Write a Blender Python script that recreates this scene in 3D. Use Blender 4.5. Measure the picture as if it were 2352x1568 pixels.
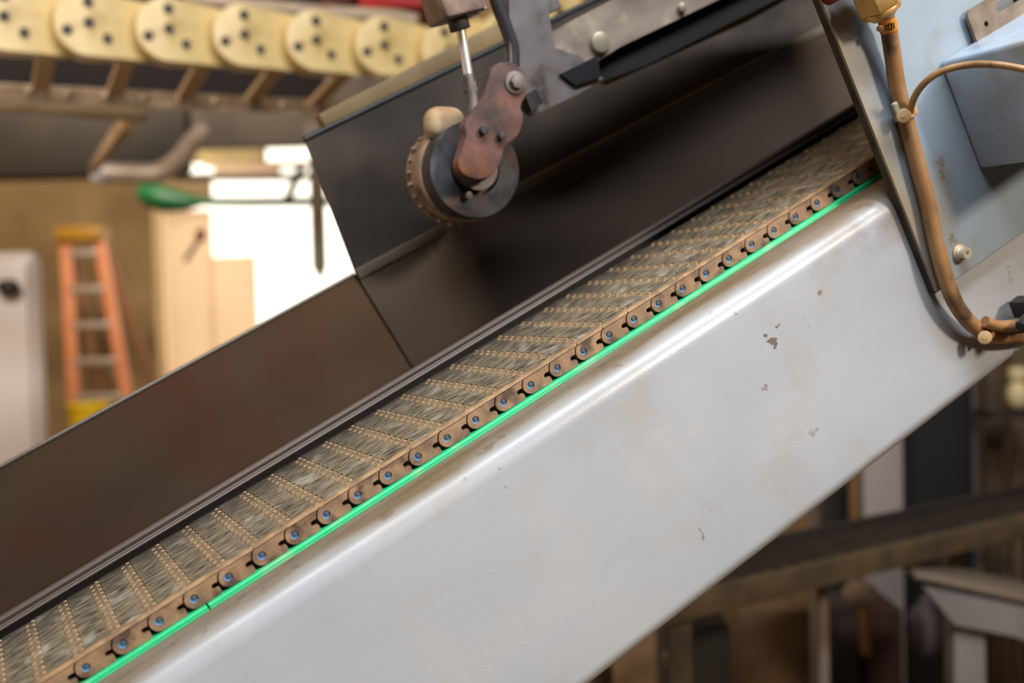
import bpy, bmesh, math, random
import numpy as np
from mathutils import Matrix, Vector
random.seed(7)
C = bpy.context.scene.collection
SC = bpy.context.scene
for o in list(bpy.data.objects): bpy.data.objects.remove(o)

# ------------------------------------------------------------------ camera
U = 0.0254                      # one belt pitch = one inch
TH = math.radians(27.0)         # slope of the conveyor
F = 2646.5                      # focal length in pixels of a 2352 px wide frame
M = np.array([[0.79392464, -0.4275059, -0.4323452],
              [0.48685593, 0.02103015, 0.87322908],
              [0.3642183, 0.90376791, -0.22483014]])       # conveyor axes seen from the camera
P0 = np.array([-10.5666, -8.0863, 28.5872])
CAMC = -(M.T @ P0)
ct, st = math.cos(TH), math.sin(TH)
W = np.array([[ct, 0, -st], [0, 1, 0], [st, 0, ct]])        # conveyor frame -> world
Z0 = 1.126
def wor(c): return W @ np.array(c, float) * U + np.array([0, 0, Z0])
CONV = Matrix.Translation((0, 0, Z0)) @ Matrix.Rotation(-TH, 4, 'Y')
camw = wor(CAMC)
R_, U_, F_ = W @ M[0], W @ M[1], W @ M[2]
cd = bpy.data.cameras.new('camera'); cam = bpy.data.objects.new('camera', cd); C.objects.link(cam)
mw = Matrix.Identity(4)
for i in range(3):
    mw[i][0], mw[i][1], mw[i][2], mw[i][3] = R_[i], U_[i], -F_[i], camw[i]
cam.matrix_world = mw
cd.sensor_width = 36; cd.lens = 36 * F / 2352; cd.clip_start = .02; cd.clip_end = 100
cd.dof.use_dof = True; cd.dof.focus_distance = 34.3 * U; cd.dof.aperture_fstop = 3.9
SC.camera = cam
# level frame of the hall: x to the camera's right, y away from it, z up, origin on the floor below the camera
fh = Vector((F_[0], F_[1], 0)).normalized(); rh = Vector((fh.y, -fh.x, 0))
HALL = Matrix(((rh.x, fh.x, 0, camw[0]), (rh.y, fh.y, 0, camw[1]), (0, 0, 1, 0), (0, 0, 0, 1)))
HI = HALL.inverted()

# ------------------------------------------------------------------ world, lights, exposure
def lin(c):
    return tuple(((v/255)/12.92 if v/255 <= .04045 else ((v/255+.055)/1.055)**2.4) for v in c) + (1,)
w = bpy.data.worlds.new('world'); SC.world = w; w.use_nodes = True
w.node_tree.nodes['Background'].inputs[0].default_value = (1, .90, .74, 1)
w.node_tree.nodes['Background'].inputs[1].default_value = 2.6
SC.view_settings.view_transform = 'Standard'; SC.view_settings.look = 'None'
SC.view_settings.gamma = 1; SC.view_settings.exposure = 0.0; SC.view_settings.use_curve_mapping = False
def area(name, loc, tgt, sx, sy, power, col):
    l = bpy.data.lights.new(name, 'AREA'); l.shape = 'RECTANGLE'; l.size = sx; l.size_y = sy
    l.energy = power; l.color = col
    o = bpy.data.objects.new(name, l); C.objects.link(o); o.location = loc
    d = Vector(tgt) - Vector(loc); o.rotation_euler = d.to_track_quat('-Z', 'Y').to_euler(); return o
def hall(x, y, z): return HALL @ Vector((x, y, z))
area('overhead_strip_light', (.35, -1.15, 3.2), (.3, 0, 1.3), 2.8, .32, 92, (.88, .94, 1))
area('warm_work_light', (1.55, -2.5, 2.7), (.5, 0, 1.3), .35, .35, 62, (1, .85, .68))
area('warm_bay_fill', hall(-2.6, 6.6, 4.0), hall(-2.2, 10.5, 1.2), 1.5, 1.5, 225, (1, .87, .70))  # added fill, brightens the back wall and door leaf
area('warm_hall_fill', hall(-.9, 1.2, 3.6), hall(-1.2, 2.6, 1.9), .9, .9, 20, (1, .80, .52))  # added fill from above for the cable carrier
area('left_low_fill', hall(-1.75, 1.1, 1.35), hall(-1.0, 2.7, 2.0), .3, .3, 9, (1, .82, .58))  # added low fill, lifts the carrier underside, bar and pipe
area('cabinet_fill', hall(-2.3, 2.4, 3.4), hall(-2.3, 5.2, 1.2), .8, .8, 60, (1, .90, .82))  # added fill to brighten the white cabinet
area('dim_hall_fill', hall(2.4, 4.6, 4.0), hall(2.2, 5.0, .4), 1.2, 1.2, 22, (1, .80, .56))  # added weak fill for the right side of the hall

# ------------------------------------------------------------------ pixel helpers used to read positions off the photograph
def ray(px, py): return np.array([(px-1176)/F, -(py-784)/F, 1.])
def cl(px, py, l):                 # conveyor coordinates of a pixel on the plane l
    d = M.T @ ray(px, py); t = (l-CAMC[1])/d[1]; return CAMC + d*t
def hp(px, py, d):                 # hall coordinates of a pixel at depth d metres
    r = ray(px, py)*d; wv = Vector(camw) + Vector(R_)*r[0] + Vector(U_)*r[1] + Vector(F_)*r[2]
    return HI @ wv

# ------------------------------------------------------------------ materials
MATS = {}
def mat(name, a, b=None, rough=.5, metal=0, scale=20, stretch=(1, 1, 1), bump=0, contrast=(.35, .65), ref=None, c=None, cscale=6, cr=(.5, .62), coat=0, detail=6, bscale=None):
    if name in MATS: return MATS[name]
    m = bpy.data.materials.new(name); m.use_nodes = True; nt = m.node_tree; N = nt.nodes; L = nt.links
    p = N['Principled BSDF']; p.inputs['Roughness'].default_value = rough; p.inputs['Metallic'].default_value = metal
    if coat: p.inputs['Coat Weight'].default_value = coat; p.inputs['Coat Roughness'].default_value = .15
    p.inputs['Base Color'].default_value = lin(a)
    if b:
        tc = N.new('ShaderNodeTexCoord'); tc.object = ref
        mp = N.new('ShaderNodeMapping'); mp.inputs['Scale'].default_value = stretch; L.new(tc.outputs['Object'], mp.inputs[0])
        nz = N.new('ShaderNodeTexNoise'); nz.inputs['Scale'].default_value = scale; nz.inputs['Detail'].default_value = detail; L.new(mp.outputs[0], nz.inputs['Vector'])
        rp = N.new('ShaderNodeValToRGB'); L.new(nz.outputs['Fac'], rp.inputs[0])
        rp.color_ramp.elements[0].position = contrast[0]; rp.color_ramp.elements[0].color = lin(a)
        rp.color_ramp.elements[1].position = contrast[1]; rp.color_ramp.elements[1].color = lin(b)
        out = rp.outputs[0]
        if c:
            n2 = N.new('ShaderNodeTexNoise'); n2.inputs['Scale'].default_value = cscale; n2.inputs['Detail'].default_value = 8; L.new(tc.outputs['Object'], n2.inputs['Vector'])
            r2 = N.new('ShaderNodeValToRGB'); r2.color_ramp.elements[0].position = cr[0]; r2.color_ramp.elements[1].position = cr[1]; L.new(n2.outputs['Fac'], r2.inputs[0])
            mx = N.new('ShaderNodeMix'); mx.data_type = 'RGBA'; L.new(r2.outputs[0], mx.inputs[0]); L.new(out, mx.inputs[6]); mx.inputs[7].default_value = lin(c)
            out = mx.outputs[2]
        L.new(out, p.inputs['Base Color'])
        if bump:
            h = nz.outputs['Fac']
            if bscale:
                n3 = N.new('ShaderNodeTexNoise'); n3.inputs['Scale'].default_value = bscale; n3.inputs['Detail'].default_value = 3; L.new(tc.outputs['Object'], n3.inputs['Vector']); h = n3.outputs['Fac']
            bp = N.new('ShaderNodeBump'); bp.inputs['Strength'].default_value = bump; bp.inputs['Distance'].default_value = .001; L.new(h, bp.inputs['Height']); L.new(bp.outputs[0], p.inputs['Normal'])
    MATS[name] = m; return m

# ------------------------------------------------------------------ object helpers
class Fr:                          # a thing: frame matrix F4, origin o (in the frame, metres)
    pass
def thing(name, label, cat, fr, o, group=None):
    e = bpy.data.objects.new(name, None); C.objects.link(e)
    e.empty_display_size = .02
    e.matrix_world = fr @ Matrix.Translation(o)
    e['label'] = label; e['category'] = cat
    if group: e['group'] = group
    e['_o'] = tuple(o)
    return e
def finish(bm, name, mats, smooth=True):
    bmesh.ops.recalc_face_normals(bm, faces=bm.faces)
    me = bpy.data.meshes.new(name); bm.to_mesh(me); bm.free()
    for m in (mats if isinstance(mats, (list, tuple)) else [mats]): me.materials.append(m)
    if smooth:
        me.polygons.foreach_set('use_smooth', [True]*len(me.polygons))
        try: me.set_sharp_from_angle(angle=math.radians(38))
        except Exception: pass
    return me
def part(name, bm, mats, parent, origin=None, label=None, o=None, smooth=True):
    """bm is in the frame's coordinates (metres); parent is a thing or a part"""
    po = Vector(parent['_o']) if o is None else Vector(o)
    own = Vector(origin) if origin is not None else po
    bmesh.ops.translate(bm, verts=bm.verts, vec=-own)
    ob = bpy.data.objects.new(name, finish(bm, name, mats, smooth)); C.objects.link(ob)
    ob.parent = parent; ob.location = own-po; ob['_o'] = tuple(own)
    if label: ob['label'] = label
    return ob
def solo(name, bm, mats, fr, o, label=None, cat=None, group=None, kind=None, smooth=True):
    bmesh.ops.translate(bm, verts=bm.verts, vec=-Vector(o))
    ob = bpy.data.objects.new(name, finish(bm, name, mats, smooth)); C.objects.link(ob)
    ob.matrix_world = fr @ Matrix.Translation(o); ob['_o'] = tuple(o)
    if label: ob['label'] = label
    if cat: ob['category'] = cat
    if group: ob['group'] = group
    if kind: ob['kind'] = kind
    return ob
def B(): return bmesh.new()
def box(bm, lo, hi, bev=0, seg=2, mi=0, rot=None):
    c = [(a+b)/2 for a, b in zip(lo, hi)]; s = [abs(b-a) for a, b in zip(lo, hi)]
    mt = Matrix.Translation(c) @ (rot.to_4x4() if rot else Matrix.Identity(4)) @ Matrix.Diagonal((*s, 1))
    r = bmesh.ops.create_cube(bm, size=1, matrix=mt); vs = r['verts']
    fs = set(f for v in vs for f in v.link_faces)
    if bev:
        es = list(set(e for v in vs for e in v.link_edges))
        r = bmesh.ops.bevel(bm, geom=es, offset=bev, segments=seg, profile=.5, affect='EDGES'); fs |= set(r['faces'])
    for f in fs:
        if f.is_valid: f.material_index = mi
def axis_box(bm, a, b, wx, wz, up=(0, 0, 1), bev=0, mi=0):     # a bar from a to b
    a, b = Vector(a), Vector(b); d = b-a; L = d.length; d.normalize(); up = Vector(up)
    x = d.cross(up).normalized(); z = x.cross(d)
    rot = Matrix((x, d, z)).transposed()
    c = (a+b)/2
    box(bm, c-Vector((wx/2, L/2, wz/2)), c+Vector((wx/2, L/2, wz/2)), bev, 2, mi, rot)
def cyl(bm, a, b, r, r2=None, seg=24, caps=True, mi=0, bev=0):
    a, b = Vector(a), Vector(b); d = b-a
    mt = Matrix.Translation((a+b)/2) @ d.to_track_quat('Z', 'Y').to_matrix().to_4x4()
    res = bmesh.ops.create_cone(bm, cap_ends=caps, segments=seg, radius1=r, radius2=r if r2 is None else r2, depth=d.length, matrix=mt)
    fs = set(f for v in res['verts'] for f in v.link_faces)
    if bev:
        es = [e for e in set(e for v in res['verts'] for e in v.link_edges) if len(e.link_faces) == 2 and e.calc_face_angle(0) > 1]
        r_ = bmesh.ops.bevel(bm, geom=es, offset=bev, segments=2, profile=.5, affect='EDGES'); fs |= set(r_['faces'])
    for f in fs:
        if f.is_valid: f.material_index = mi
def ball(bm, c, r, sc=(1, 1, 1), mi=0, sub=2):
    res = bmesh.ops.create_icosphere(bm, subdivisions=sub, radius=r, matrix=Matrix.Translation(c) @ Matrix.Diagonal((*sc, 1)))
    for f in set(f for v in res['verts'] for f in v.link_faces): f.material_index = mi
def smoothpts(pts, n=8):
    pts = [Vector(p) for p in pts]; P = [pts[0]*2-pts[1]]+pts+[pts[-1]*2-pts[-2]]; out = []
    for i in range(1, len(P)-2):
        for k in range(n):
            t = k/n; a, b, c, d = P[i-1:i+3]
            out.append(.5*((2*b)+(c-a)*t+(2*a-5*b+4*c-d)*t*t+(3*b-a-3*c+d)*t**3))
    return out+[pts[-1]]
def tube(bm, pts, r, seg=16, mi=0, rfun=None):
    pts = [Vector(p) for p in pts]; rings = []
    t = (pts[1]-pts[0]).normalized(); n = t.orthogonal().normalized()
    for i, p in enumerate(pts):
        t2 = (pts[min(i+1, len(pts)-1)]-pts[max(i-1, 0)]).normalized()
        n = (n-t2*n.dot(t2)).normalized(); b = t2.cross(n); rr = rfun(i/(len(pts)-1)) if rfun else r
        rings.append([bm.verts.new(p+(n*math.cos(2*math.pi*k/seg)+b*math.sin(2*math.pi*k/seg))*rr) for k in range(seg)])
    for A, Bq in zip(rings, rings[1:]):
        for k in range(seg): bm.faces.new((A[k], A[(k+1) % seg], Bq[(k+1) % seg], Bq[k])).material_index = mi
    bm.faces.new(rings[0]).material_index = mi; bm.faces.new(rings[-1][::-1]).material_index = mi
def prism(bm, loop, fn0, fn1, holes=(), mi=0, mi_side=None):
    """fill 2-D loop (with holes) at fn0 and fn1, with walls between"""
    ms = mi if mi_side is None else mi_side
    caps = []
    for fn in (fn0, fn1):
        rings = []; es = []
        for lp in [loop]+list(holes):
            vs = [bm.verts.new(fn(*p)) for p in lp]; rings.append(vs)
            es += [bm.edges.new((vs[i], vs[(i+1) % len(vs)])) for i in range(len(vs))]
        r = bmesh.ops.triangle_fill(bm, edges=es, use_beauty=True, use_dissolve=False)
        for f in [g for g in r['geom'] if isinstance(g, bmesh.types.BMFace)]: f.material_index = mi
        caps.append(rings)
    for A, Bq in zip(*caps):
        n = len(A)
        for i in range(n): bm.faces.new((A[i], A[(i+1) % n], Bq[(i+1) % n], Bq[i])).material_index = ms
def arc(cx, cy, r, a0, a1, n=8):
    return [(cx+r*math.cos(math.radians(a0+(a1-a0)*i/n)), cy+r*math.sin(math.radians(a0+(a1-a0)*i/n))) for i in range(n+1)]
def u(*c): return Vector(c)*U

# =================================================================== THE HALL
I4 = Matrix.Identity(4)
wallm = mat('tan_wall', (176, 146, 102), (150, 122, 84), .8, scale=1.2, c=(120, 95, 62), cscale=.8, cr=(.5, .7))
dark = mat('dark_ceiling', (40, 34, 28), (26, 22, 18), .9, scale=2)
floorm = mat('concrete_floor', (128, 108, 84), (92, 74, 54), .6, scale=1.6, c=(60, 48, 36), cscale=2.2)
X0, X1, Y0, Y1, ZC = -5.5, 7.5, -3.2, 11.6, 4.6
DX0, DX1, DZ = hp(372, 500, 11.6).x, hp(372, 500, 11.6).x+2.35, 3.05
def struct(name, bm, m): return solo(name, bm, m, HALL, (0, 0, 0), kind='structure', smooth=False)
b = B(); box(b, (X0-.2, Y0-.2, -.2), (X1+.2, Y1+.2, 0)); struct('floor', b, floorm)
b = B(); box(b, (X0-.2, Y0-.2, ZC), (X1+.2, Y1+.2, ZC+.2)); struct('ceiling', b, dark)
b = B(); box(b, (X0-.2, Y0-.2, 0), (X0, Y1+.2, ZC)); struct('wall_left', b, wallm)
b = B(); box(b, (X1, Y0-.2, 0), (X1+.2, Y1+.2, ZC)); struct('wall_right', b, wallm)
b = B(); box(b, (X0, Y0-.2, 0), (X1, Y0, ZC)); struct('wall_front', b, wallm)
b = B(); box(b, (X0, Y1, 0), (DX0, Y1+.2, ZC)); box(b, (DX1, Y1, 0), (X1, Y1+.2, ZC)); box(b, (DX0, Y1, DZ), (DX1, Y1+.2, ZC)); struct('wall_back', b, wallm)
b = B(); box(b, (DX0-.07, Y1-.05, 0), (DX0+.03, Y1+.22, DZ)); box(b, (DX0-.07, Y1-.05, DZ), (DX1+.1, Y1+.22, DZ+.1)); struct('trim_1', b, mat('door_trim', (214, 186, 142), rough=.6))
b = B(); box(b, (X0-2, Y1+.2, -.2), (X1+2, Y1+9, 0)); struct('floor_outside', b, mat('yard', (235, 225, 205), rough=.9))
# door leaf standing partly across the opening
dm = mat('door_leaf', (236, 218, 192), (222, 202, 174), .6, scale=2)
def translucent(m, amt, col):
    N = m.node_tree.nodes; L = m.node_tree.links; p = N['Principled BSDF']; t = N.new('ShaderNodeBsdfTranslucent'); t.inputs[0].default_value = lin(col)
    x = N.new('ShaderNodeMixShader'); x.inputs[0].default_value = amt; L.new(p.outputs[0], x.inputs[1]); L.new(t.outputs[0], x.inputs[2]); L.new(x.outputs[0], N['Material Output'].inputs[0])
translucent(dm, .58, (250, 236, 220))
b = B(); l0 = hp(388, 600, 11.5); l1 = hp(590, 600, 11.5); zt = hp(480, 484, 11.5).z
box(b, (l0.x, 11.45, .02), (l0.x+.46, 11.46, zt))
box(b, (l0.x+.44, 11.48, .02), (l1.x, 11.50, hp(480, 590, 11.5).z))
dl = solo('door_1', b, dm, HALL, (0, 0, 0), kind='structure')

# =================================================================== THE CONVEYOR (frame: s along, l across and away, h out of the belt; inches)
def hinge_wear(m, ref):            # tan dust and wear that gathers along every hinge line
    N = m.node_tree.nodes; L = m.node_tree.links; p = N['Principled BSDF']; src = p.inputs['Base Color'].links[0].from_socket
    tc = N.new('ShaderNodeTexCoord'); tc.object = ref; sx = N.new('ShaderNodeSeparateXYZ'); L.new(tc.outputs['Object'], sx.inputs[0])
    def mth(op, a, b=None):
        q = N.new('ShaderNodeMath'); q.operation = op
        for i, v in enumerate((a, b)):
            if v is None: continue
            if isinstance(v, (int, float)): q.inputs[i].default_value = v
            else: L.new(v, q.inputs[i])
        return q.outputs[0]
    d = mth('ABSOLUTE', mth('SUBTRACT', mth('FRACT', mth('ADD', mth('DIVIDE', sx.outputs['X'], U), 20.5)), .5))
    mp = N.new('ShaderNodeMapping'); mp.inputs['Scale'].default_value = (.3, 1, 1); L.new(tc.outputs['Object'], mp.inputs[0])
    nz = N.new('ShaderNodeTexNoise'); nz.inputs['Scale'].default_value = 260; nz.inputs['Detail'].default_value = 5; L.new(mp.outputs[0], nz.inputs['Vector'])
    e = mth('ADD', d, mth('MULTIPLY', mth('SUBTRACT', nz.outputs['Fac'], .5), -.7))
    mr = N.new('ShaderNodeMapRange'); mr.inputs['From Min'].default_value = .30; mr.inputs['From Max'].default_value = .04; mr.inputs['To Max'].default_value = .55; L.new(e, mr.inputs[0])
    mx = N.new('ShaderNodeMix'); mx.data_type = 'RGBA'; L.new(mr.outputs[0], mx.inputs[0]); L.new(src, mx.inputs[6]); mx.inputs[7].default_value = lin((160, 132, 98))
    # deck darkens towards the rail side, broken up by noise
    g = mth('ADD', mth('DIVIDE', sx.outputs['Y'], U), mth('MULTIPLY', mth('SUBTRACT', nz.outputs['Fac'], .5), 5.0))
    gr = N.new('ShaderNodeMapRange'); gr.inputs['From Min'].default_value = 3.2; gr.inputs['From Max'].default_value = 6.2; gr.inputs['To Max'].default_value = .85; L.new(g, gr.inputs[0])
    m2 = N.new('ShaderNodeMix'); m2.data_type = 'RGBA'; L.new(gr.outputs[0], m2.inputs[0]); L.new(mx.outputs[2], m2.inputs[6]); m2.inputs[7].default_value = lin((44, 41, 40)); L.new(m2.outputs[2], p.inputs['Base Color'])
# belt -----------------------------------------------------------------
belt = thing('conveyor_belt', 'tan and brown modular conveyor belt of hinged links running up along the green strip', 'conveyor belt', CONV, u(0, 0, 0))
side_m = mat('link_side', (166, 132, 100), (118, 94, 76), .55, scale=70, contrast=(.35, .68), ref=belt, c=(88, 66, 56), cscale=55, cr=(.52, .66), bump=.15)
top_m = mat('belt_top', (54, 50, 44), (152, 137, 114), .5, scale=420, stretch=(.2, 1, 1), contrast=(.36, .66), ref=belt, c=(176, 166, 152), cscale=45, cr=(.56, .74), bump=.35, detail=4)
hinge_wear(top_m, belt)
tan_m = mat('worn_knuckle', (226, 192, 144), (158, 130, 98), .5, scale=260, ref=belt)
rim_m = mat('belt_rim', (168, 132, 94), (126, 98, 70), .5, scale=90, ref=belt)
pin_m = mat('pin_end', (84, 98, 118), (62, 74, 92), .45, scale=200)
blue_m = mat('blue_plastic', (100, 164, 224), rough=.4)
prof = arc(0, 0, .255, 135, 265, 16) + [(.35, -.27), (.60, -.275)] + arc(.63, -.22, .05, -70, 0, 3) + [(.685, -.17)] + arc(.645, -.125, .04, 0, 90, 3) + [(.55, -.082)] + arc(.575, -.008, .074, 250, 110, 6) + [(.62, .068), (.69, .062)] + arc(1.0, 0, .30, 168, 128, 6) + [(.86, .262), (.93, .268), (.4, .272), (-.06, .272), (-.14, .24)]
hole = arc(0, 0, .115, 0, 340, 17)
bedm = mat('knuckle_dark', (60, 54, 48), rough=.5)
def module_mesh():
    b = B()
    prism(b, prof, lambda s, h: u(s, 0, h), lambda s, h: u(s, .16, h), holes=[hole])          # outer cheek with the pin hole
    prism(b, arc(0, 0, .14, 0, 340, 17), lambda s, h: u(s, .055, h), lambda s, h: u(s, .2, h), mi=4)  # bottom of the hole
    prism(b, [(s*.96+.01, h*.9) for s, h in prof], lambda s, h: u(s, .22, h), lambda s, h: u(s, .40, h))
    prism(b, arc(0, 0, .20, 0, 340, 17), lambda s, h: u(s, .16, h), lambda s, h: u(s, 5.9, h), mi=5)
    # rim on the outer edge
    pr_ = [(.0, .255), (.0, .275), (.05, .325), (.10, .350), (.15, .356), (.15, .255)]
    prism(b, pr_, lambda l, h: u(-.13 if h < .3 else -.06, l, h), lambda l, h: u(.94, l, h), mi=3)
    # deck with interlocking fingers
    P = .485; l0, l1 = .10, 5.93; n = 12
    left, right = [], []
    for i in range(n):
        a = l0+i*P
        left += [(-.15, a+.02), (-.15, a+P/2-.02), (.19, a+P/2-.02), (.19, a+P-.0+.02)]
        right += [(.835, a-.02 if i else a), (.835, a+P/2+.02), (1.17, a+P/2+.02), (1.17, a+P-.02)]
    lp = left+right[::-1]
    prism(b, lp, lambda s, l: u(s, l, .05), lambda s, l: u(s, l, .352), mi=1)
    for i in range(n):
        a = l0+i*P
        box(b, u(-.14, a+.05, .34), u(-.03, a+P/2-.05, .368), bev=.010*U, seg=1, mi=2)
        box(b, u(1.05, a+P/2+.05, .34), u(1.155, a+P-.05, .368), bev=.010*U, seg=1, mi=2)
    # drop the finger tips a touch, they turn round the hinge
    for v in b.verts:
        s = v.co.x/U
        if v.co.z/U > .34 and v.co.y/U > .11 and s > 1.0: v.co.z -= (s-1.0)*.10*U
        if v.co.z/U > .34 and v.co.y/U > .11 and s < -.02: v.co.z -= (-.02-s)*.12*U
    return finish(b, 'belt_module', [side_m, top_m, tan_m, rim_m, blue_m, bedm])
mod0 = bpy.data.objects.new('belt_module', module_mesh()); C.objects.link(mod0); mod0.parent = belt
b = B(); cyl(b, u(.026, .022, .022), u(.026, 5.9, .022), .074*U, seg=20, bev=.012*U)
pin0 = bpy.data.objects.new('hinge_pin', finish(b, 'hinge_pin', [pin_m])); C.objects.link(pin0); pin0.parent = mod0
mod0.location = u(-4, 0, 0)
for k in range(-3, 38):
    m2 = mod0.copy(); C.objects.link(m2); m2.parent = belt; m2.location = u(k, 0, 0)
    p2 = pin0.copy(); C.objects.link(p2); p2.parent = m2; p2.rotation_euler = (0, random.uniform(-.3, .3), 0)

# frame ----------------------------------------------------------------
fr_o = u(0, -1, -4)
frame = thing('inclined_conveyor', 'pale grey painted steel side panel of the inclined conveyor with rolled top edge', 'conveyor frame', CONV, fr_o)
def paint(name, face, face2, dirt, gloss=.32, ref=None, flange=True):
    m = mat(name, face, face2, gloss, scale=9, contrast=(.3, .7), ref=ref, bump=.10, coat=.12, bscale=700)
    N = m.node_tree.nodes; L = m.node_tree.links; p = N['Principled BSDF']
    src = p.inputs['Base Color'].links[0].from_socket
    tc = N.new('ShaderNodeTexCoord'); tc.object = ref
    def mixin(src, fac, col):
        mx = N.new('ShaderNodeMix'); mx.data_type = 'RGBA'; L.new(fac, mx.inputs[0]); L.new(src, mx.inputs[6]); mx.inputs[7].default_value = lin(col); return mx.outputs[2]
    def noise(sc, lo, hi, stretch=(1, 1, 1), det=8, rough=.6):
        mp = N.new('ShaderNodeMapping'); mp.inputs['Scale'].default_value = stretch; L.new(tc.outputs['Object'], mp.inputs[0])
        nz = N.new('ShaderNodeTexNoise'); nz.inputs['Scale'].default_value = sc; nz.inputs['Detail'].default_value = det; nz.inputs['Roughness'].default_value = rough; L.new(mp.outputs[0], nz.inputs['Vector'])
        mr = N.new('ShaderNodeMapRange'); mr.inputs['From Min'].default_value = lo; mr.inputs['From Max'].default_value = hi; L.new(nz.outputs['Fac'], mr.inputs[0]); return mr.outputs[0], nz
    def mul(a, b_):
        q = N.new('ShaderNodeMath'); q.operation = 'MULTIPLY'; q.use_clamp = True; L.new(a, q.inputs[0])
        if isinstance(b_, (int, float)): q.inputs[1].default_value = b_
        else: L.new(b_, q.inputs[1])
        return q.outputs[0]
    # scattered chips
    f1, _ = noise(70, .665, .685, (1, 1, 1), 3); f1g, _ = noise(11, .56, .64); src = mixin(src, mul(mul(f1, f1g), .85), (110, 84, 66))
    f2, _ = noise(16, .52, .72); src = mixin(src, mul(f2, .38 if flange else .7), dirt)
    if flange:      # grease that has settled on the flat top of the flange, ragged edge
        sx = N.new('ShaderNodeSeparateXYZ'); L.new(tc.outputs['Object'], sx.inputs[0])
        f3, nz = noise(14, 0, 1, (.35, 1, 1))
        ad = N.new('ShaderNodeMath'); ad.operation = 'MULTIPLY_ADD'; L.new(nz.outputs['Fac'], ad.inputs[0]); ad.inputs[1].default_value = .024; L.new(sx.outputs['Y'], ad.inputs[2])
        mr = N.new('ShaderNodeMapRange'); mr.inputs['From Min'].default_value = -1.5*U+.012; mr.inputs['From Max'].default_value = -.95*U+.012; L.new(ad.outputs[0], mr.inputs[0])
        hm = N.new('ShaderNodeMapRange'); hm.inputs['From Min'].default_value = -1.0*U; hm.inputs['From Max'].default_value = -.65*U; L.new(sx.outputs['Z'], hm.inputs[0])
        fl = mul(mr.outputs[0], hm.outputs[0])
        f4, _ = noise(60, .35, .62, (.15, 1, 1)); f4b = N.new('ShaderNodeMapRange'); f4b.inputs['To Min'].default_value = .78; L.new(f4, f4b.inputs[0])
        src = mixin(src, mul(mul(fl, f4b.outputs[0]), 1.0), (112, 93, 66))
        f5, _ = noise(90, .60, .66, (.5, 1, 1)); src = mixin(src, mul(mul(f5, fl), .7), (92, 74, 56))
        def lerp(mask, a_, b_):
            q = N.new('ShaderNodeMapRange'); q.inputs['To Min'].default_value = a_; q.inputs['To Max'].default_value = b_; L.new(mask, q.inputs[0]); return q.outputs[0]
        L.new(lerp(fl, gloss, .75), p.inputs['Roughness']); L.new(lerp(fl, .12, 0), p.inputs['Coat Weight'])
        # darker grime near the housing
        gx = N.new('ShaderNodeMapRange'); gx.inputs['From Min'].default_value = 23.5*U; gx.inputs['From Max'].default_value = 28*U; L.new(sx.outputs['X'], gx.inputs[0])
        hm2 = N.new('ShaderNodeMapRange'); hm2.inputs['From Min'].default_value = -.062; hm2.inputs['From Max'].default_value = -.024; L.new(sx.outputs['Z'], hm2.inputs[0])
        f6, _ = noise(32, .38, .62); src = mixin(src, mul(mul(mul(gx.outputs[0], hm2.outputs[0]), f6), .85), (120, 98, 78))
    L.new(src, p.inputs['Base Color'])
    return m
panel_m = paint('panel_paint', (184, 185, 187), (172, 176, 184), (168, 156, 136), .27, ref=belt)
# cross-section of the side panel: flat flange, rolled edge, face, rolled bottom lip
lf = -1.49; PL = -1.87
outer = [(.6, -.43), (-.3, -.44)] + arc(lf+.8, -.46-.8, .8, 86, 180, 14) + [(lf, -3), (lf, -6)] + arc(lf+.55, -7.68, .55, 180, 270, 8) + [(-.4, -8.23)]
tk = .12
def offset(pl, t):
    out = []
    for i, p_ in enumerate(pl):
        a = Vector(pl[max(i-1, 0)]); c_ = Vector(pl[min(i+1, len(pl)-1)]); d = (c_-a).normalized(); n = Vector((-d.y, d.x))
        out.append((p_[0]+n.x*t, p_[1]+n.y*t))
    return out
inn = offset(outer, tk)
if inn[8][0] < outer[8][0]: inn = offset(outer, -tk)
b = B(); prism(b, outer+inn[::-1], lambda l, h: u(-12, l, h), lambda l, h: u(46, l, h))
part('side_panel', b, panel_m, frame)
green = mat('green_plastic', (52, 208, 138), (44, 192, 126), .32, scale=60, ref=belt, stretch=(.2, 1, 1), c=(112, 196, 140), cscale=40, cr=(.55, .7))
gp = [(.45, -.285), (.0, -.285), (-.07, -.295), (-.11, -.325), (-.12, -.35), (-.095, -.365), (-.10, -.38), (-.13, -.385), (-.135, -.435), (.45, -.435)]
for a, c_ in ((-12, 3.17), (3.22, 29)):
    b = B(); prism(b, gp, lambda l, h: u(a, l, h), lambda l, h: u(c_, l, h))
    part('wear_strip', b, green, frame, label='green plastic wear strip under the belt links')
# carry bed inside, dark
bed = mat('bed_steel', (52, 47, 42), rough=.6, metal=.3)
b = B(); box(b, u(-12, .5, -1.6), u(46, 6.6, -1.45)); part('belt_bed', b, bed, frame)
b = B(); box(b, u(-12, .46, -2.2), u(46, .58, -.72)); part('inner_wall', b, bed, frame)

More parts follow.
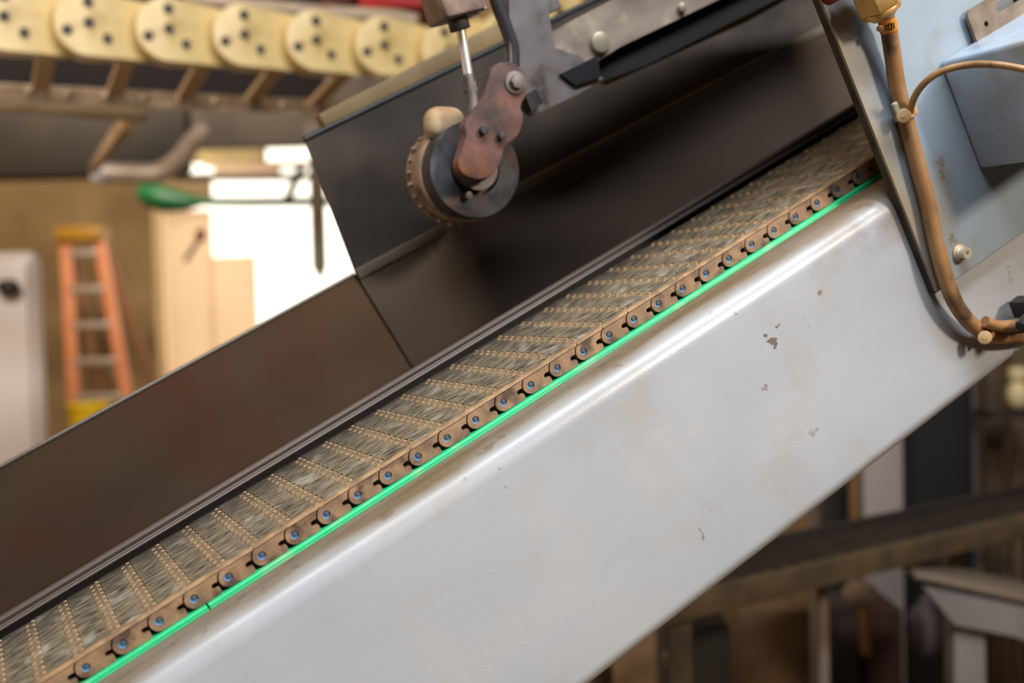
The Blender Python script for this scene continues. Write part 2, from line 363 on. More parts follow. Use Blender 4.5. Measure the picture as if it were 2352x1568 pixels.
# divider rail ----------------------------------------------------------
rail_m = mat('rail_steel', (92, 80, 74), (76, 66, 61), .48, metal=.25, scale=50, stretch=(.05, 1, 1), ref=belt)
b = B()
rail = thing('guide_rail', 'dark double-ridged steel guide rail along the far edge of the belt', 'rail', CONV, u(0, 6.1, .3))
rp = [(6.3, .52), (6.02, .52), (5.93, .54), (5.90, .58), (5.93, .63), (6.0, .65), (6.02, .68), (5.99, .72), (5.97, .80), (6.02, .87), (6.12, .90), (6.25, .87), (6.3, .8)]
prism(b, rp, lambda l, h: u(-12, l, h), lambda l, h: u(46, l, h)); part('ridge_strip', b, rail_m, rail)
b = B(); box(b, u(-12, 6.12, -.3), u(46, 6.3, .52)); part('backing', b, mat('rail_shade_black', (14, 12, 12), rough=.7), rail, label='black backing standing for the shadow gap under the ridges')  # black strip painted in for the shadow band below the rail

# guard sheets -----------------------------------------------------------
sheet_m = mat('dark_sheet', (114, 94, 78), (92, 75, 60), .30, metal=.65, scale=5, stretch=(.5, 1, 1), ref=belt, c=(112, 74, 60), cscale=7, cr=(.45, .7), bump=0)
sheet2_m = mat('darker_sheet', (96, 82, 72), (78, 66, 56), .34, metal=.4, scale=6, stretch=(.5, 1, 1), ref=belt)
edge_m = mat('sheet_edge', (112, 104, 94), rough=.35, metal=.6)
so = u(5, 14, 1)
low = thing('low_side_guard', 'low brown-black metal side sheet along the conveyor, below the ladder and doorway', 'side guard', CONV, so)
b = B(); prism(b, [(-12, -1.55), (15.7, -1.55), (15.3, 3.52), (14.9, 3.66), (-12, 3.80)], lambda s, h: u(s, 14.02, h), lambda s, h: u(s, 14.12, h)); part('sheet', b, sheet_m, low)
b = B(); tube(b, [u(-12, 14.05, 3.80), u(14.95, 14.05, 3.66)], .085*U, 10); part('rolled_edge', b, edge_m, low)
b = B(); box(b, u(-12, 6.65, -1.7), u(46, 13.85, -1.6)); part('trough_floor', b, bed, low)
tall = thing('tall_side_guard', 'tall dark metal side guard with a folded ridge behind the toothed wheel', 'side guard', CONV, u(20, 14, 2))
b = B()
v = [u(14.98, 13.9, 3.62), u(46, 13.9, 3.0), u(46, 13.9, -1.6), u(15.35, 13.9, -1.6)]
def sheetq(b, q, t):
    t = Vector(t)*U; a = [b.verts.new(p) for p in q]; c_ = [b.verts.new(Vector(p)+t) for p in q]
    b.faces.new(a); b.faces.new(c_[::-1])
    for i in range(4): b.faces.new((a[i], a[(i+1) % 4], c_[(i+1) % 4], c_[i]))
sheetq(b, v, (0, .1, 0)); part('lower_sheet', b, sheet2_m, tall)
b = B(); sheetq(b, [u(14.98, 13.95, 3.62), u(46, 13.95, 3.0), u(49, 15.2, 8.9), u(16.05, 15.2, 9.2)], (0, .1, -.04)); part('upper_sheet', b, mat('upper_sheet', (66, 54, 44), (40, 32, 25), .85, metal=.0, scale=12, ref=belt), tall)
b = B(); axis_box(b, u(15.0, 13.86, 3.62), u(46, 13.86, 3.0), .12*U, .42*U, up=(0, 0, 1), bev=.04*U); part('folded_ridge', b, mat('ridge', (104, 94, 80), rough=.5, metal=.1), tall)
b = B(); tube(b, [u(16.05, 15.25, 9.2), u(49, 15.25, 8.9)], .14*U, 10); part('top_edge', b, mat('black_edge', (24, 22, 24), rough=.5), tall)

# housing plate ----------------------------------------------------------
plo = u(30, -2, 0)
house = thing('drive_housing', 'pale blue-grey painted cover plate with grease stains at the upper end of the conveyor', 'machine housing', CONV, plo)
plate_m = paint('plate_paint', (150, 163, 172), (138, 152, 166), (140, 122, 92), .4, ref=house, flange=False)
# worn, greasy margins along the plate's free edge
def edge_dirt(m, ref, x0, x1):
    N = m.node_tree.nodes; L = m.node_tree.links; p = N['Principled BSDF']; src = p.inputs['Base Color'].links[0].from_socket
    tc = N.new('ShaderNodeTexCoord'); tc.object = ref; sx = N.new('ShaderNodeSeparateXYZ'); L.new(tc.outputs['Object'], sx.inputs[0])
    nz = N.new('ShaderNodeTexNoise'); nz.inputs['Scale'].default_value = 28; nz.inputs['Detail'].default_value = 7; L.new(tc.outputs['Object'], nz.inputs['Vector'])
    ad = N.new('ShaderNodeMath'); ad.operation = 'MULTIPLY_ADD'; L.new(nz.outputs['Fac'], ad.inputs[0]); ad.inputs[1].default_value = .05; L.new(sx.outputs['X'], ad.inputs[2])
    mr = N.new('ShaderNodeMapRange'); mr.inputs['From Min'].default_value = x1; mr.inputs['From Max'].default_value = x0; mr.inputs['To Max'].default_value = .95; L.new(ad.outputs[0], mr.inputs[0])
    mx = N.new('ShaderNodeMix'); mx.data_type = 'RGBA'; L.new(mr.outputs[0], mx.inputs[0]); L.new(src, mx.inputs[6]); mx.inputs[7].default_value = lin((150, 128, 94)); L.new(mx.outputs[2], p.inputs['Base Color'])
edge_dirt(plate_m, house, -2.55*U+.022, -1.5*U+.026)
b = B(); prism(b, [(27.62, -4.22), (46, -4.42), (46, 15), (27.62, 15)], lambda s, h: u(s, PL, h), lambda s, h: u(s, PL+.12, h)); part('cover_plate', b, plate_m, house)
b = B(); prism(b, [(27.60, -4.29), (46, -4.49), (46, 15), (27.60, 15)], lambda s, h: u(s, PL+.12, h), lambda s, h: u(s, -1.50, h)); part('gasket', b, mat('gasket_dark', (44, 38, 32), (70, 60, 48), .6, scale=60), house, label='dark edge strip behind the plate')
b = B(); box(b, u(31.2, -5.4, -1.5), u(46, PL, 2.36), bev=.16*U, seg=4); part('box_bracket', b, paint('box_paint', (176, 192, 208), (164, 180, 198), (150, 140, 120), .4, ref=house, flange=False), house, label='blue-grey box bracket standing out from the plate')
# slotted bracket
q0 = cl(2238, 86, -2.1); q1 = cl(2300, 42, -2.1); q2 = cl(2345, 12, -2.1); q3 = cl(2265, 62, -2.1)
br = mat('bracket_steel', (150, 134, 118), (120, 104, 88), .42, metal=.5, scale=40)
sA, hA = q0[0], 2.2
lp = [(sA, hA)] + arc(sA+.22, hA+1.0, .22, 180, 90, 4) + [(44, hA+1.22), (44, hA)]
slot = arc(q1[0], hA+.78, .15, 90, 270, 7)+arc(q2[0], hA+.78, .15, -90, 90, 7)
hol = arc(q3[0], hA+.52, .10, 0, 330, 11)
b = B(); prism(b, lp, lambda s, h: u(s, -2.15, h), lambda s, h: u(s, -2.02, h), holes=[slot, hol]); part('slotted_bracket', b, br, house, label='bare steel slotted strap bracket')
b = B(); box(b, u(sA+6, -2.1, hA+.4), u(44, PL, hA+1.2)); part('bracket_standoff', b, br, house)
# cap bolt
bo = cl(2203, 582, PL)
bolt = part('cap_bolt', (lambda b: (cyl(b, u(bo[0], PL, bo[2]), u(bo[0], PL-.08, bo[2]), .30*U, seg=40, bev=.02*U), cyl(b, u(bo[0], PL-.08, bo[2]), u(bo[0], PL-.14, bo[2]), .25*U, seg=32, bev=.02*U), b)[-1])(B()), mat('washer_steel', (206, 192, 170), rough=.4, metal=.35), house, origin=u(bo[0], PL, bo[2]), label='steel socket cap bolt on a washer')
b = B(); hexl = arc(bo[0], bo[2], .085, 0, 300, 5)
prism(b, arc(bo[0], bo[2], .19, 0, 345, 23), lambda s, h: u(s, PL-.12, h), lambda s, h: u(s, PL-.36, h), holes=[hexl])
cyl(b, u(bo[0], PL-.12, bo[2]), u(bo[0], PL-.20, bo[2]), .15*U)
part('bolt_head', b, mat('bolt_steel', (236, 226, 200), rough=.28, metal=.55), bolt)

# cables ------------------------------------------------------------------
lc = PL-.28
OFF = (-.45, -.38, -.22, -.08)
pts = [cl(x, y, lc+(OFF[i_] if i_ < 4 else 0)) for i_, (x, y) in enumerate(((2031, 22), (2040, 60), (2051, 130), (2061, 200), (2080, 275), (2105, 370), (2128, 455), (2147, 545), (2166, 620), (2195, 690), (2238, 742), (2290, 768), (2345, 772), (2400, 762)))]
pts = [np.array([p[0], p[1]+(0, .06, .16, .26, .33)[max(0, min(4, i-8))], p[2]]) for i, p in enumerate(pts)]
cab_m = mat('cable_sheath', (168, 126, 84), (146, 106, 68), .42, scale=40, ref=house, c=(96, 74, 56), cscale=30, cr=(.56, .68), stretch=(1, 1, 1), bump=.12)
path = smoothpts([u(*p) for p in pts], 10)
b = B(); tube(b, path, .262*U, 20)
cable = thing('power_cable', 'thick tan cable hanging from the brass nut and curving down the blue-grey plate', 'cable', CONV, u(*pts[4]))
part('sheath', b, cab_m, cable)
# second strand beside the lower bend
pts2 = [cl(x, y, lc-.15) for x, y in ((2262, 738), (2290, 748), (2330, 746), (2400, 738))]
b = B(); tube(b, smoothpts([u(*p) for p in pts2], 8), .19*U, 14); part('side_strand', b, cab_m, cable)
def onpath(t): i = int(t*(len(path)-1)); return path[i], (path[min(i+1, len(path)-1)]-path[max(i-1, 0)]).normalized()
# orange marker band: "=01"
pm, pdv = onpath(.042)
om = mat('orange_label', (232, 158, 62), (222, 146, 52), .4, scale=60)
pm2 = u(*cl(2040, 58, lc-.39)); pdv = (u(*cl(2049, 110, lc-.26))-u(*cl(2036, 42, lc-.43))).normalized()
b = B(); cyl(b, pm2-pdv*.20*U, pm2+pdv*.20*U, .285*U, seg=32, bev=.02*U); mk = part('marker_sleeve', b, om, cable, origin=pm2, label='orange marker sleeve with black characters')
# raised black characters wrapped on the sleeve
tocam = Vector(CAMC)*U-pm2; tocam = (tocam-pdv*tocam.dot(pdv)).normalized(); side = pdv.cross(tocam).normalized()
if side.x < 0: side = -side
black = mat('ink_black', (24, 20, 18), rough=.5)
b = B()
def glyph_bar(a0, v0, a1, v1, wd=.018):       # angle about the cable (deg) and height along it (units)
    n = 4; L_ = []
    for i in range(n+1):
        a = math.radians(a0+(a1-a0)*i/n); vv = v0+(v1-v0)*i/n
        L_.append(pm2+(tocam*math.cos(a)+side*math.sin(a))*.287*U-pdv*vv*U)
    tube(b, L_, wd*U, 6)
for vv in (-.045, .045): glyph_bar(-22, vv, -6, vv)
for seg_ in ((2, -.09, 2, .09), (20, -.09, 20, .09), (2, -.09, 20, -.09), (2, .09, 20, .09)): glyph_bar(*seg_)
glyph_bar(34, -.09, 34, .09)
part('marker_text', b, black, mk)
b = B(); q = u(*cl(2020, 66, lc-.45)); cyl(b, q, pm2-side*.2*U, .10*U, seg=10, bev=.01*U); part('sleeve_tab', b, tan_m, mk)
# brass gland
pg = path[0]; gd = (path[4]-path[0]).normalized()
gtop = u(*cl(1980, -75, lc-.7)); gax = (gtop-u(*cl(2026, 38, lc-.5))).normalized(); g0 = u(*cl(2030, 40, lc-.5))
brass = mat('brass', (226, 184, 116), (196, 152, 88), .36, metal=.35, scale=30, c=(120, 88, 52), cscale=50, cr=(.55, .7))
gl = thing('cable_gland', 'brass hexagonal cable gland nut at the top of the thick cable', 'cable gland', CONV, g0)
b = B(); cyl(b, g0, g0+gax*.20*U, .36*U, .58*U, seg=24); cyl(b, g0+gax*.16*U, g0+gax*.34*U, .62*U, seg=32, bev=.04*U); part('clamp_ring', b, brass, gl)
b = B(); cyl(b, g0+gax*.34*U, g0+gax*1.05*U, .70*U, seg=6, bev=.05*U); part('hex_nut', b, brass, gl)
b = B(); cyl(b, g0+gax*1.05*U, g0+gax*2.4*U, .52*U, seg=24, bev=.04*U); part('gland_body', b, brass, gl)
rc = u(*cl(1926, -24, -2.5))
b = B(); cyl(b, rc+Vector((-.5*U, 0, .0)), rc+Vector((.75*U, 0, .05*U)), .22*U, seg=20, bev=.05*U); cyl(b, rc+Vector((-.55*U, 0, 0)), rc+Vector((-.1*U, 0, .0)), .30*U, seg=20, bev=.05*U)
solo('red_push_fitting', b, mat('dull_red', (124, 30, 26), rough=.45), CONV, rc, 'small dull red fitting beside the brass gland nut', 'fitting')
# thin cable
tp = [cl(x, y, l) for x, y, l in ((2090, 290, -2.0), (2091, 262, -2.35), (2099, 226, -2.8), (2124, 190, -3.4), (2165, 163, -3.9), (2225, 149, -4.5), (2290, 149, -5.2), (2352, 159, -5.8), (2420, 174, -6.4))]
thin_m = mat('thin_cable', (182, 144, 96), (158, 118, 76), .38, scale=40, c=(110, 82, 58), cscale=40, cr=(.6, .72))
b = B(); tube(b, smoothpts([u(*p) for p in tp], 10), .11*U, 14)
solo('thin_cable', b, thin_m, CONV, u(*tp[1]), 'thin tan cable arching right from the thick cable tie', 'cable')
# ties
tie_m = mat('tie_plastic', (206, 174, 130), (180, 144, 100), .4, scale=50)
def tie(t, label, rr, btn):
    p, d = onpath(t); x = tocam
    r = thing('cable_tie', label, 'cable tie', CONV, p, 'cable ties')
    n = d.orthogonal().normalized(); m_ = d.cross(n); ring = [p+(n*math.cos(a)+m_*math.sin(a))*rr*U for a in [2*math.pi*i/24 for i in range(25)]]
    b = B()
    for i in range(-1, 2): tube(b, [q+d*i*.05*U for q in ring], .035*U, 8)
    part('strap', b, tie_m, r)
    b = B(); bc = u(*cl(*btn, p.y/U-rr+.02)); fdir = (Vector(CAMC)*U-bc).normalized()
    cyl(b, bc-fdir*.1*U, bc+fdir*.16*U, .23*U, seg=20, bev=.05*U); cyl(b, bc+fdir*.14*U, bc+fdir*.18*U, .07*U, seg=12); part('lock_head', b, tie_m, r)
    return r
def near(px, py):
    best = min(range(len(path)), key=lambda i: (lambda P: (1176+F*P[0]/P[2]-px)**2+(784-F*P[1]/P[2]-py)**2)(P0+M @ (np.array(path[i])/U)))
    return best/(len(path)-1)
t1 = tie(near(2078, 266), 'tan cable tie with round button where the thin cable meets the thick one', .31, (2076, 266))
b = B(); q = u(*cl(2095, 257, lc-.2)); box(b, q-Vector((.13, .14, .13))*U, q+Vector((.13, .14, .16))*U, bev=.05*U); part('side_loop', b, tie_m, t1)
b = B(); q = u(*cl(2060, 255, -2.22)); box(b, q-Vector((.13, .08, .30))*U, q+Vector((.13, .06, .30))*U, bev=.06*U, seg=3); part('mount_base', b, mat('mount_grey', (150, 144, 124), rough=.5), t1)
t2 = tie(near(2266, 757), 'pale cable tie around the lower bend of the thick cable', .33, (2262, 775))
bk = u(*cl(2372, 722, -2.9))
b = B(); cyl(b, bk+Vector((-.7, 0, -.1))*U, bk+Vector((1.5, 0, .1))*U, .22*U, .34*U, seg=8, bev=.04*U); cyl(b, bk+Vector((.1, 0, -.0))*U, bk+Vector((1.5, 0, .1))*U, .40*U, seg=20, bev=.05*U); box(b, bk+Vector((.3, -.1, -.3))*U, bk+Vector((.8, 1.1, .3))*U)
solo('black_connector', b, mat('black_plastic', (34, 30, 30), rough=.45), CONV, bk, 'black plastic connector at the right edge above the cable bend', 'connector')

# =================================================================== TOOTHED WHEEL, ARM AND CYLINDER (above the belt, conveyor frame)
rust = mat('rusty_iron', (124, 88, 80), (70, 56, 54), .8, scale=34, ref=belt, c=(150, 88, 54), cscale=28, cr=(.56, .72), bump=.5)
iron = mat('dark_iron', (84, 84, 90), (46, 44, 46), .7, metal=.1, scale=50, ref=belt, c=(96, 66, 50), cscale=26, cr=(.52, .68), bump=.5)
gal = mat('grey_steel', (136, 126, 124), (110, 100, 96), .5, metal=.15, scale=30, c=(60, 48, 42), cscale=30, cr=(.55, .7))
chrome = mat('chrome', (226, 214, 208), rough=.35, metal=.55)
LW = 9.0
wc = cl(1092, 388, LW); wr = 1.78
wheel = thing('toothed_wheel', 'rusty dark toothed wheel hanging over the conveyor on a curved arm', 'wheel', CONV, u(*wc))
b = B(); prism(b, arc(wc[0], wc[2], wr, 0, 354, 59), lambda s, h: u(s, LW, h), lambda s, h: u(s, LW+1.0, h), holes=[arc(wc[0], wc[2], .98, 0, 350, 35)])
cyl(b, u(wc[0], LW+.45, wc[2]), u(wc[0], LW+.9, wc[2]), 1.05*U, seg=40)
part('wheel_disc', b, iron, wheel)
b = B(); prism(b, arc(wc[0], wc[2], wr+.10, 0, 354, 59), lambda s, h: u(s, LW+.9, h), lambda s, h: u(s, LW+2.3, h))
part('rim', b, mat('worn_rim', (196, 168, 138), (130, 104, 88), .4, metal=.2, scale=50), wheel, label='lighter worn rim')
for k in range(26):
    a = 2*math.pi*k/26; c0 = u(wc[0]+(wr+.13)*math.cos(a), LW+1.9, wc[2]+(wr+.13)*math.sin(a))
    b = B(); ball(b, c0, (.07+.05*random.random())*U, (1, 2.2, 1)); part('tooth', b, mat('tooth', (186, 156, 134), (140, 112, 96), .5, metal=.1, scale=60), wheel, origin=c0)
b = B(); prism(b, arc(wc[0], wc[2], .80, 0, 350, 35), lambda s, h: u(s, LW-.25, h), lambda s, h: u(s, LW+.5, h), holes=[arc(wc[0], wc[2], .5, 0, 350, 23)]); part('hub', b, gal, wheel)
q = cl(1078, 448, LW-.3); b = B(); cyl(b, u(q[0], LW+.45, q[2]), u(q[0], LW-.3, q[2]), .15*U, seg=16, bev=.03*U); part('hub_bolt', b, gal, wheel)
b = B(); q = cl(1022, 284, LW+.8); rq = Matrix.Rotation(math.radians(28), 3, 'Y')
box(b, u(q[0]-.75, LW+.3, q[2]-.62), u(q[0]+.75, LW+1.5, q[2]+.62), bev=.5*U, seg=5, rot=rq); part('scraper_block', b, mat('cream_rubber', (214, 194, 160), (186, 134, 88), .6, scale=22, ref=belt), wheel, label='cream worn block at the top of the wheel')
LA = 7.7
def cpoly(pts, l): return [(lambda q: (q[0], q[2]))(cl(x, y, l)) for x, y in pts]
arm = thing('pivot_arm', 'rusty curved pivot arm reaching down to the hub of the toothed wheel', 'arm', CONV, u(*cl(1150, 250, LA)))
ap = cpoly([(1150, 142), (1180, 143), (1205, 165), (1212, 205), (1198, 245), (1204, 275), (1190, 312), (1160, 340), (1152, 372), (1128, 404), (1095, 412), (1062, 398), (1052, 372), (1062, 340), (1070, 310), (1068, 285), (1090, 250), (1110, 220), (1122, 180), (1133, 155)], LA)
ap = [(v.x, v.y) for v in smoothpts([(a_, c_, 0) for a_, c_ in ap+[ap[0]]], 4)[:-1]]
b = B(); prism(b, ap, lambda s, h: u(s, LA, h), lambda s, h: u(s, LA+.55, h)); es = [e for e in b.edges if all(abs(v.co.y-LA*U) < 1e-6 for v in e.verts) and len(e.link_faces) == 2 and e.calc_face_angle(0) > 1]
bmesh.ops.bevel(b, geom=es, offset=.10*U, segments=2, profile=.5, affect='EDGES')
part('arm_plate', b, rust, arm)
b = B(); cyl(b, u(wc[0], LA+.5, wc[2]), u(wc[0], LW-.26, wc[2]), .42*U, seg=24); part('axle', b, gal, arm)
for (x, y, r_, m_) in ((1183, 190, .27, gal), (1108, 300, .16, iron), (1148, 314, .13, iron)):
    q = cl(x, y, LA); b = B(); cyl(b, u(q[0], LA-.28, q[2]), u(q[0], LA+.05, q[2]), r_*U, seg=6 if r_ > .2 else 16, bev=.03*U)
    if r_ > .2: cyl(b, u(q[0], LA-.08, q[2]), u(q[0], LA+.02, q[2]), .42*U, seg=24, bev=.02*U)
    part('bolt', b, m_, arm)
mount = thing('beam_bracket', 'grey welded bracket plate joining the wheel arm to the mottled beam', 'bracket', CONV, u(*cl(1240, 150, LA+.8)))
bp_ = cpoly([(1168, -60), (1262, -60), (1262, 40), (1275, 110), (1330, 128), (1386, 180), (1330, 215), (1225, 265), (1190, 230), (1172, 150)], LA+.7)
b = B(); prism(b, bp_, lambda s, h: u(s, LA+.7, h), lambda s, h: u(s, LA+1.1, h)); part('plate', b, gal, mount)
b = B(); prism(b, cpoly([(1208, 222), (1232, 205), (1248, 235), (1222, 256)], LA+.2), lambda s, h: u(s, LA+.2, h), lambda s, h: u(s, LA+.7, h)); part('stop_block', b, mat('black_block', (30, 30, 34), rough=.5), mount, label='black stop block')
b = B(); prism(b, cpoly([(1286, 170), (1372, 128), (1378, 178), (1320, 196)], LA+.6), lambda s, h: u(s, LA+.55, h), lambda s, h: u(s, LA+.7, h)); part('clamp_pad', b, mat('black_block', (30, 30, 34)), mount, label='black pad under the beam')
b = B(); box(b, u(*cl(1235, 10, LA+1.0))-Vector((.9, .1, .5))*U, u(*cl(1235, 10, LA+1.0))+Vector((.9, .6, 1.2))*U, bev=.1*U); part('top_block', b, gal, mount)
# beam
b0 = cl(1330, 118, 9.2); b1 = cl(1800, -120, 9.2)
beam = thing('mottled_beam', 'mottled grey-brown square steel beam sloping up to the top edge behind the arm', 'beam', CONV, u(*b0))
mott = mat('mottled_steel', (168, 148, 132), (124, 106, 94), .5, metal=.1, scale=30, stretch=(.4, 1, 1), ref=belt, c=(196, 180, 152), cscale=26, cr=(.56, .72))
b = B(); prism(b, cpoly([(1256, 138), (1330, 168), (1424, 108), (1960, -150), (1700, -150), (1372, 18), (1262, 78)], 9.2), lambda s, h: u(s, 9.2, h), lambda s, h: u(s, 10.8, h)); part('beam_body', b, mott, beam)
b = B(); prism(b, cpoly([(1372, 150), (1424, 108), (1960, -150), (2080, -150), (1480, 152), (1378, 188)], 9.7), lambda s, h: u(s, 9.7, h), lambda s, h: u(s, 10.6, h)); part('shade_band', b, mat('under_beam_shade', (22, 19, 17), rough=.8), beam, label='black band standing for the shade under the beam')  # solid black band stands in for the shadow below the beam
for x, y in ((1378, 98), (1566, 18)):
    q = cl(x, y, 9.1); b = B(); cyl(b, u(q[0], 8.95, q[2]), u(q[0], 9.25, q[2]), (.42 if x < 1400 else .2)*U, seg=20, bev=.1*U); part('bolt_head', b, mat('pale_bolt', (178, 166, 142), rough=.4, metal=.4), beam)
b = B(); prism(b, cpoly([(1372, 168), (1392, 196), (1720, 48), (1860, -30), (1800, -30), (1500, 112)], 10.8), lambda s, h: u(s, 10.8, h), lambda s, h: u(s, 11.1, h))
solo('tan_strip', b, mat('tan_strip', (172, 146, 100), (120, 98, 70), .6, scale=14, stretch=(.3, 1, 1)), CONV, u(*cl(1500, 120, 10.9)), 'tan strip of trim running up under the black shade band of the beam', 'trim strip')
# air cylinder
ca, cb_ = cl(1040, 8, 8.2), cl(1056, 62, 8.2)
cyl_t = thing('air_cylinder', 'pneumatic cylinder with polished rod pushing down on the wheel arm', 'cylinder', CONV, u(*cb_))
ax = (u(*ca)-u(*cb_)).normalized()
rotc = ax.to_track_quat('Z', 'Y').to_matrix()
b = B(); c_ = u(*cb_)+ax*1.6*U; box(b, c_-Vector((.95, .8, 1.3))*U, c_+Vector((.95, .8, 1.3))*U, bev=.12*U, rot=rotc)
for sx_ in (-.6, 0, .6): cyl(b, c_+rotc @ Vector((sx_, -.8, -1.3))*U, c_+rotc @ Vector((sx_, -.8, 1.3))*U, .20*U, seg=14)
part('cylinder_body', b, mat('cylinder_alloy', (176, 154, 140), (120, 102, 94), .35, metal=.3, scale=40), cyl_t)
b = B(); cyl(b, u(*cb_)-ax*.1*U, u(*cb_)+ax*.5*U, .38*U, seg=20); part('gland_nut', b, iron, cyl_t)
b = B(); cyl(b, u(*cl(1058, 66, 8.2)), u(*cl(1076, 178, 8.2)), .17*U, seg=18); part('piston_rod', b, chrome, cyl_t, label='polished piston rod')
b = B(); cyl(b, u(*cl(1076, 172, 8.2)), u(*cl(1090, 262, 8.0)), .20*U, seg=14); cyl(b, u(*cl(1078, 190, 8.2)), u(*cl(1081, 212, 8.2)), .28*U, seg=6); part('clevis', b, gal, cyl_t)
b = B(); tube(b, smoothpts([u(*cl(x, y, 8.6)) for x, y in ((1130, -60), (1140, 0), (1162, 60), (1178, 110), (1180, 160))], 6), .26*U, 14)
solo('black_hose', b, mat('rubber_hose', (58, 50, 52), rough=.55), CONV, u(*cl(1162, 60, 8.6)), 'dark rubber hose dropping beside the pneumatic cylinder', 'hose')
b = B(); q0_, q1_ = cl(740, 292, 19), cl(1240, 34, 19); axis_box(b, u(*q0_), u(*q1_), .8*U, 1.1*U, bev=.08*U)
solo('tan_beam', b, mat('tan_beam', (150, 122, 78), (120, 94, 58), .6, scale=10), CONV, u(*q0_), 'tan beam running along just above the black edge of the tall guard', 'beam')

# =================================================================== CABLE CARRIER (world frame)
def wp(px, py, Y):                 # world point of a pixel on a vertical plane parallel to the conveyor
    l = Y/U; return Vector(wor(cl(px, py, l)))
YC = (HALL @ hp(200, 62, 2.45)).y
A1, A5 = wp(200, 62, YC), wp(870, 112, YC)
p_ = (A5.x-A1.x)/4; zs = (A5.z-A1.z)/4
cream = mat('cream_plastic', (226, 204, 150), (206, 180, 122), .38, scale=9, c=(170, 140, 84), cscale=12, cr=(.55, .75))
bolt_dark = mat('dark_hole', (44, 36, 30), rough=.6)
strapm = mat('brown_bar', (184, 150, 112), rough=.6)
cc = thing('cable_carrier', 'cream cable carrier chain of round links with dark holes across the top left', 'cable carrier', I4, tuple(A1))
def link_local():
    b = B(); r = .068
    lp = arc(0, 0, r, 90, 270, 18) + arc(p_*.72, 0, r*.93, -90, 90, 10)
    prism(b, lp, lambda x, z: Vector((x, -.040+.062*max(0, x)/p_, z)), lambda x, z: Vector((x, .035, z)))
    return finish(b, 'carrier_link', [cream])
lk0 = bpy.data.objects.new('carrier_link', link_local()); C.objects.link(lk0); lk0.parent = cc
subs = []
for (hx, hz) in ((0, 0), (0, .043), (-.043, -.018), (.037, -.028)):
    yy = -.040+.062*max(0, hx)/p_; b = B(); cyl(b, (hx, yy+.004, hz), (hx, yy-.0035, hz), .0108, seg=16); o_ = bpy.data.objects.new('bolt_hole', finish(b, 'bolt_hole', [bolt_dark])); C.objects.link(o_); o_.parent = lk0; subs.append(o_)
b = B(); axis_box(b, (-p_*.5, .02, -.060), (-p_*.5, .26, -.088), .036, .014); o_ = bpy.data.objects.new('crossbar', finish(b, 'crossbar', [strapm])); C.objects.link(o_); o_.parent = lk0; subs.append(o_)
pos = Vector((0, 0, 0)); ang = math.atan2(zs, p_)
lk0.location = Vector((-2*p_, 0, -2*zs)); lk0.rotation_euler = (0, -ang, 0)
cur = Vector((-p_, 0, -zs)); 
for k in range(10):
    if k >= 6: ang += math.radians(14)
    o2 = lk0.copy(); C.objects.link(o2); o2.parent = cc; o2.location = cur; o2.rotation_euler = (0, -ang, 0)
    for sb in subs:
        s2 = sb.copy(); C.objects.link(s2); s2.parent = o2
    cur = cur + Vector((math.cos(ang), 0, math.sin(ang)))*p_*1.0
b = B(); axis_box(b, A1+Vector((-3*p_, .27, -.100-3*zs)), A1+Vector((4.1*p_, .27, -.100+4.1*zs)), .02, .04, bev=.004)
for k in range(12):
    q = A1+Vector(((-1.7+.52*k)*p_, .258, -.100+(-1.7+.52*k)*zs)); ball(b, q, .009)
part('far_side_plate', b, mat('worn_grey', (214, 196, 184), (160, 144, 134), .35, metal=.1, scale=20), cc)
bm = B(); box(bm, A1+Vector((-3.2*p_, .62, -.02-3*zs)), A1+Vector((4.3*p_, .66, .30)), bev=.004)
solo('dark_backing_tray', bm, mat('tray_dark', (34, 24, 22), rough=.8), I4, A1+Vector((0, .62, 0)), 'nearly black tray behind the cream cable carrier', 'tray')

# =================================================================== BACKGROUND (hall frame, metres)
def H_(px, py, d): return hp(px, py, d)
def hbar(name, a, b_, r, m, label, cat, rect=None, group=None, bev=.004):
    bm = B()
    if rect: axis_box(bm, a, b_, rect[0], rect[1], bev=bev)
    else: cyl(bm, a, b_, r, seg=20, bev=min(r*.3, .01))
    return solo(name, bm, m, HALL, a, label, cat, group)
brownm = mat('brown_grime', (48, 36, 22), (28, 22, 14), .75, scale=2.2)
greyb = mat('dusty_beam', (196, 176, 156), (156, 138, 120), .5, scale=8)
def hbox(name, x0, y0, x1, y1, d, th, m, label, cat, floor=False, bev=.008, group=None):
    a, c_ = H_(x0, y0, d), H_(x1, y1, d)
    zl = 0 if floor else c_.z
    bm = B(); box(bm, (a.x, a.y, zl), (c_.x, a.y+th, a.z), bev=bev)
    return solo(name, bm, m, HALL, ((a.x+c_.x)/2, a.y+th/2, zl), label, cat, group)
hbox('overhead_duct', -260, 60, 432, 402, 7.0, .12, brownm, 'big grimy brown duct hanging above the ladder', 'duct', bev=.05)
hbox('overhead_girder', 430, 70, 1150, 322, 8.2, .12, mat('dark_girder', (62, 52, 42), (46, 38, 30), .8, scale=3), 'dark girder crossing above the bright doorway', 'girder')
hbar('grey_bar', H_(-120, 226, 2.72), H_(338, 264, 2.9), .021, greyb, 'dusty grey bar with a rounded end under the cream cable carrier', 'bar')
hbar('tan_hanger_strap', H_(293, 280, 2.95), H_(214, 388, 4.9), 0, strapm, 'tan slanting strap between the grey bar and the bent pipe', 'strap', rect=(.03, .045))
bm = B(); tube(bm, smoothpts([H_(222, 396, 5.0), H_(300, 399, 5.0), H_(365, 396, 5.0), H_(412, 366, 5.05), H_(440, 330, 5.1), H_(470, 300, 5.15)], 6), .044, 18)
pp = thing('bent_pipe', 'bent steel exhaust pipe with a capped end painted as a glint over the doorway corner', 'pipe', HALL, H_(300, 399, 5))
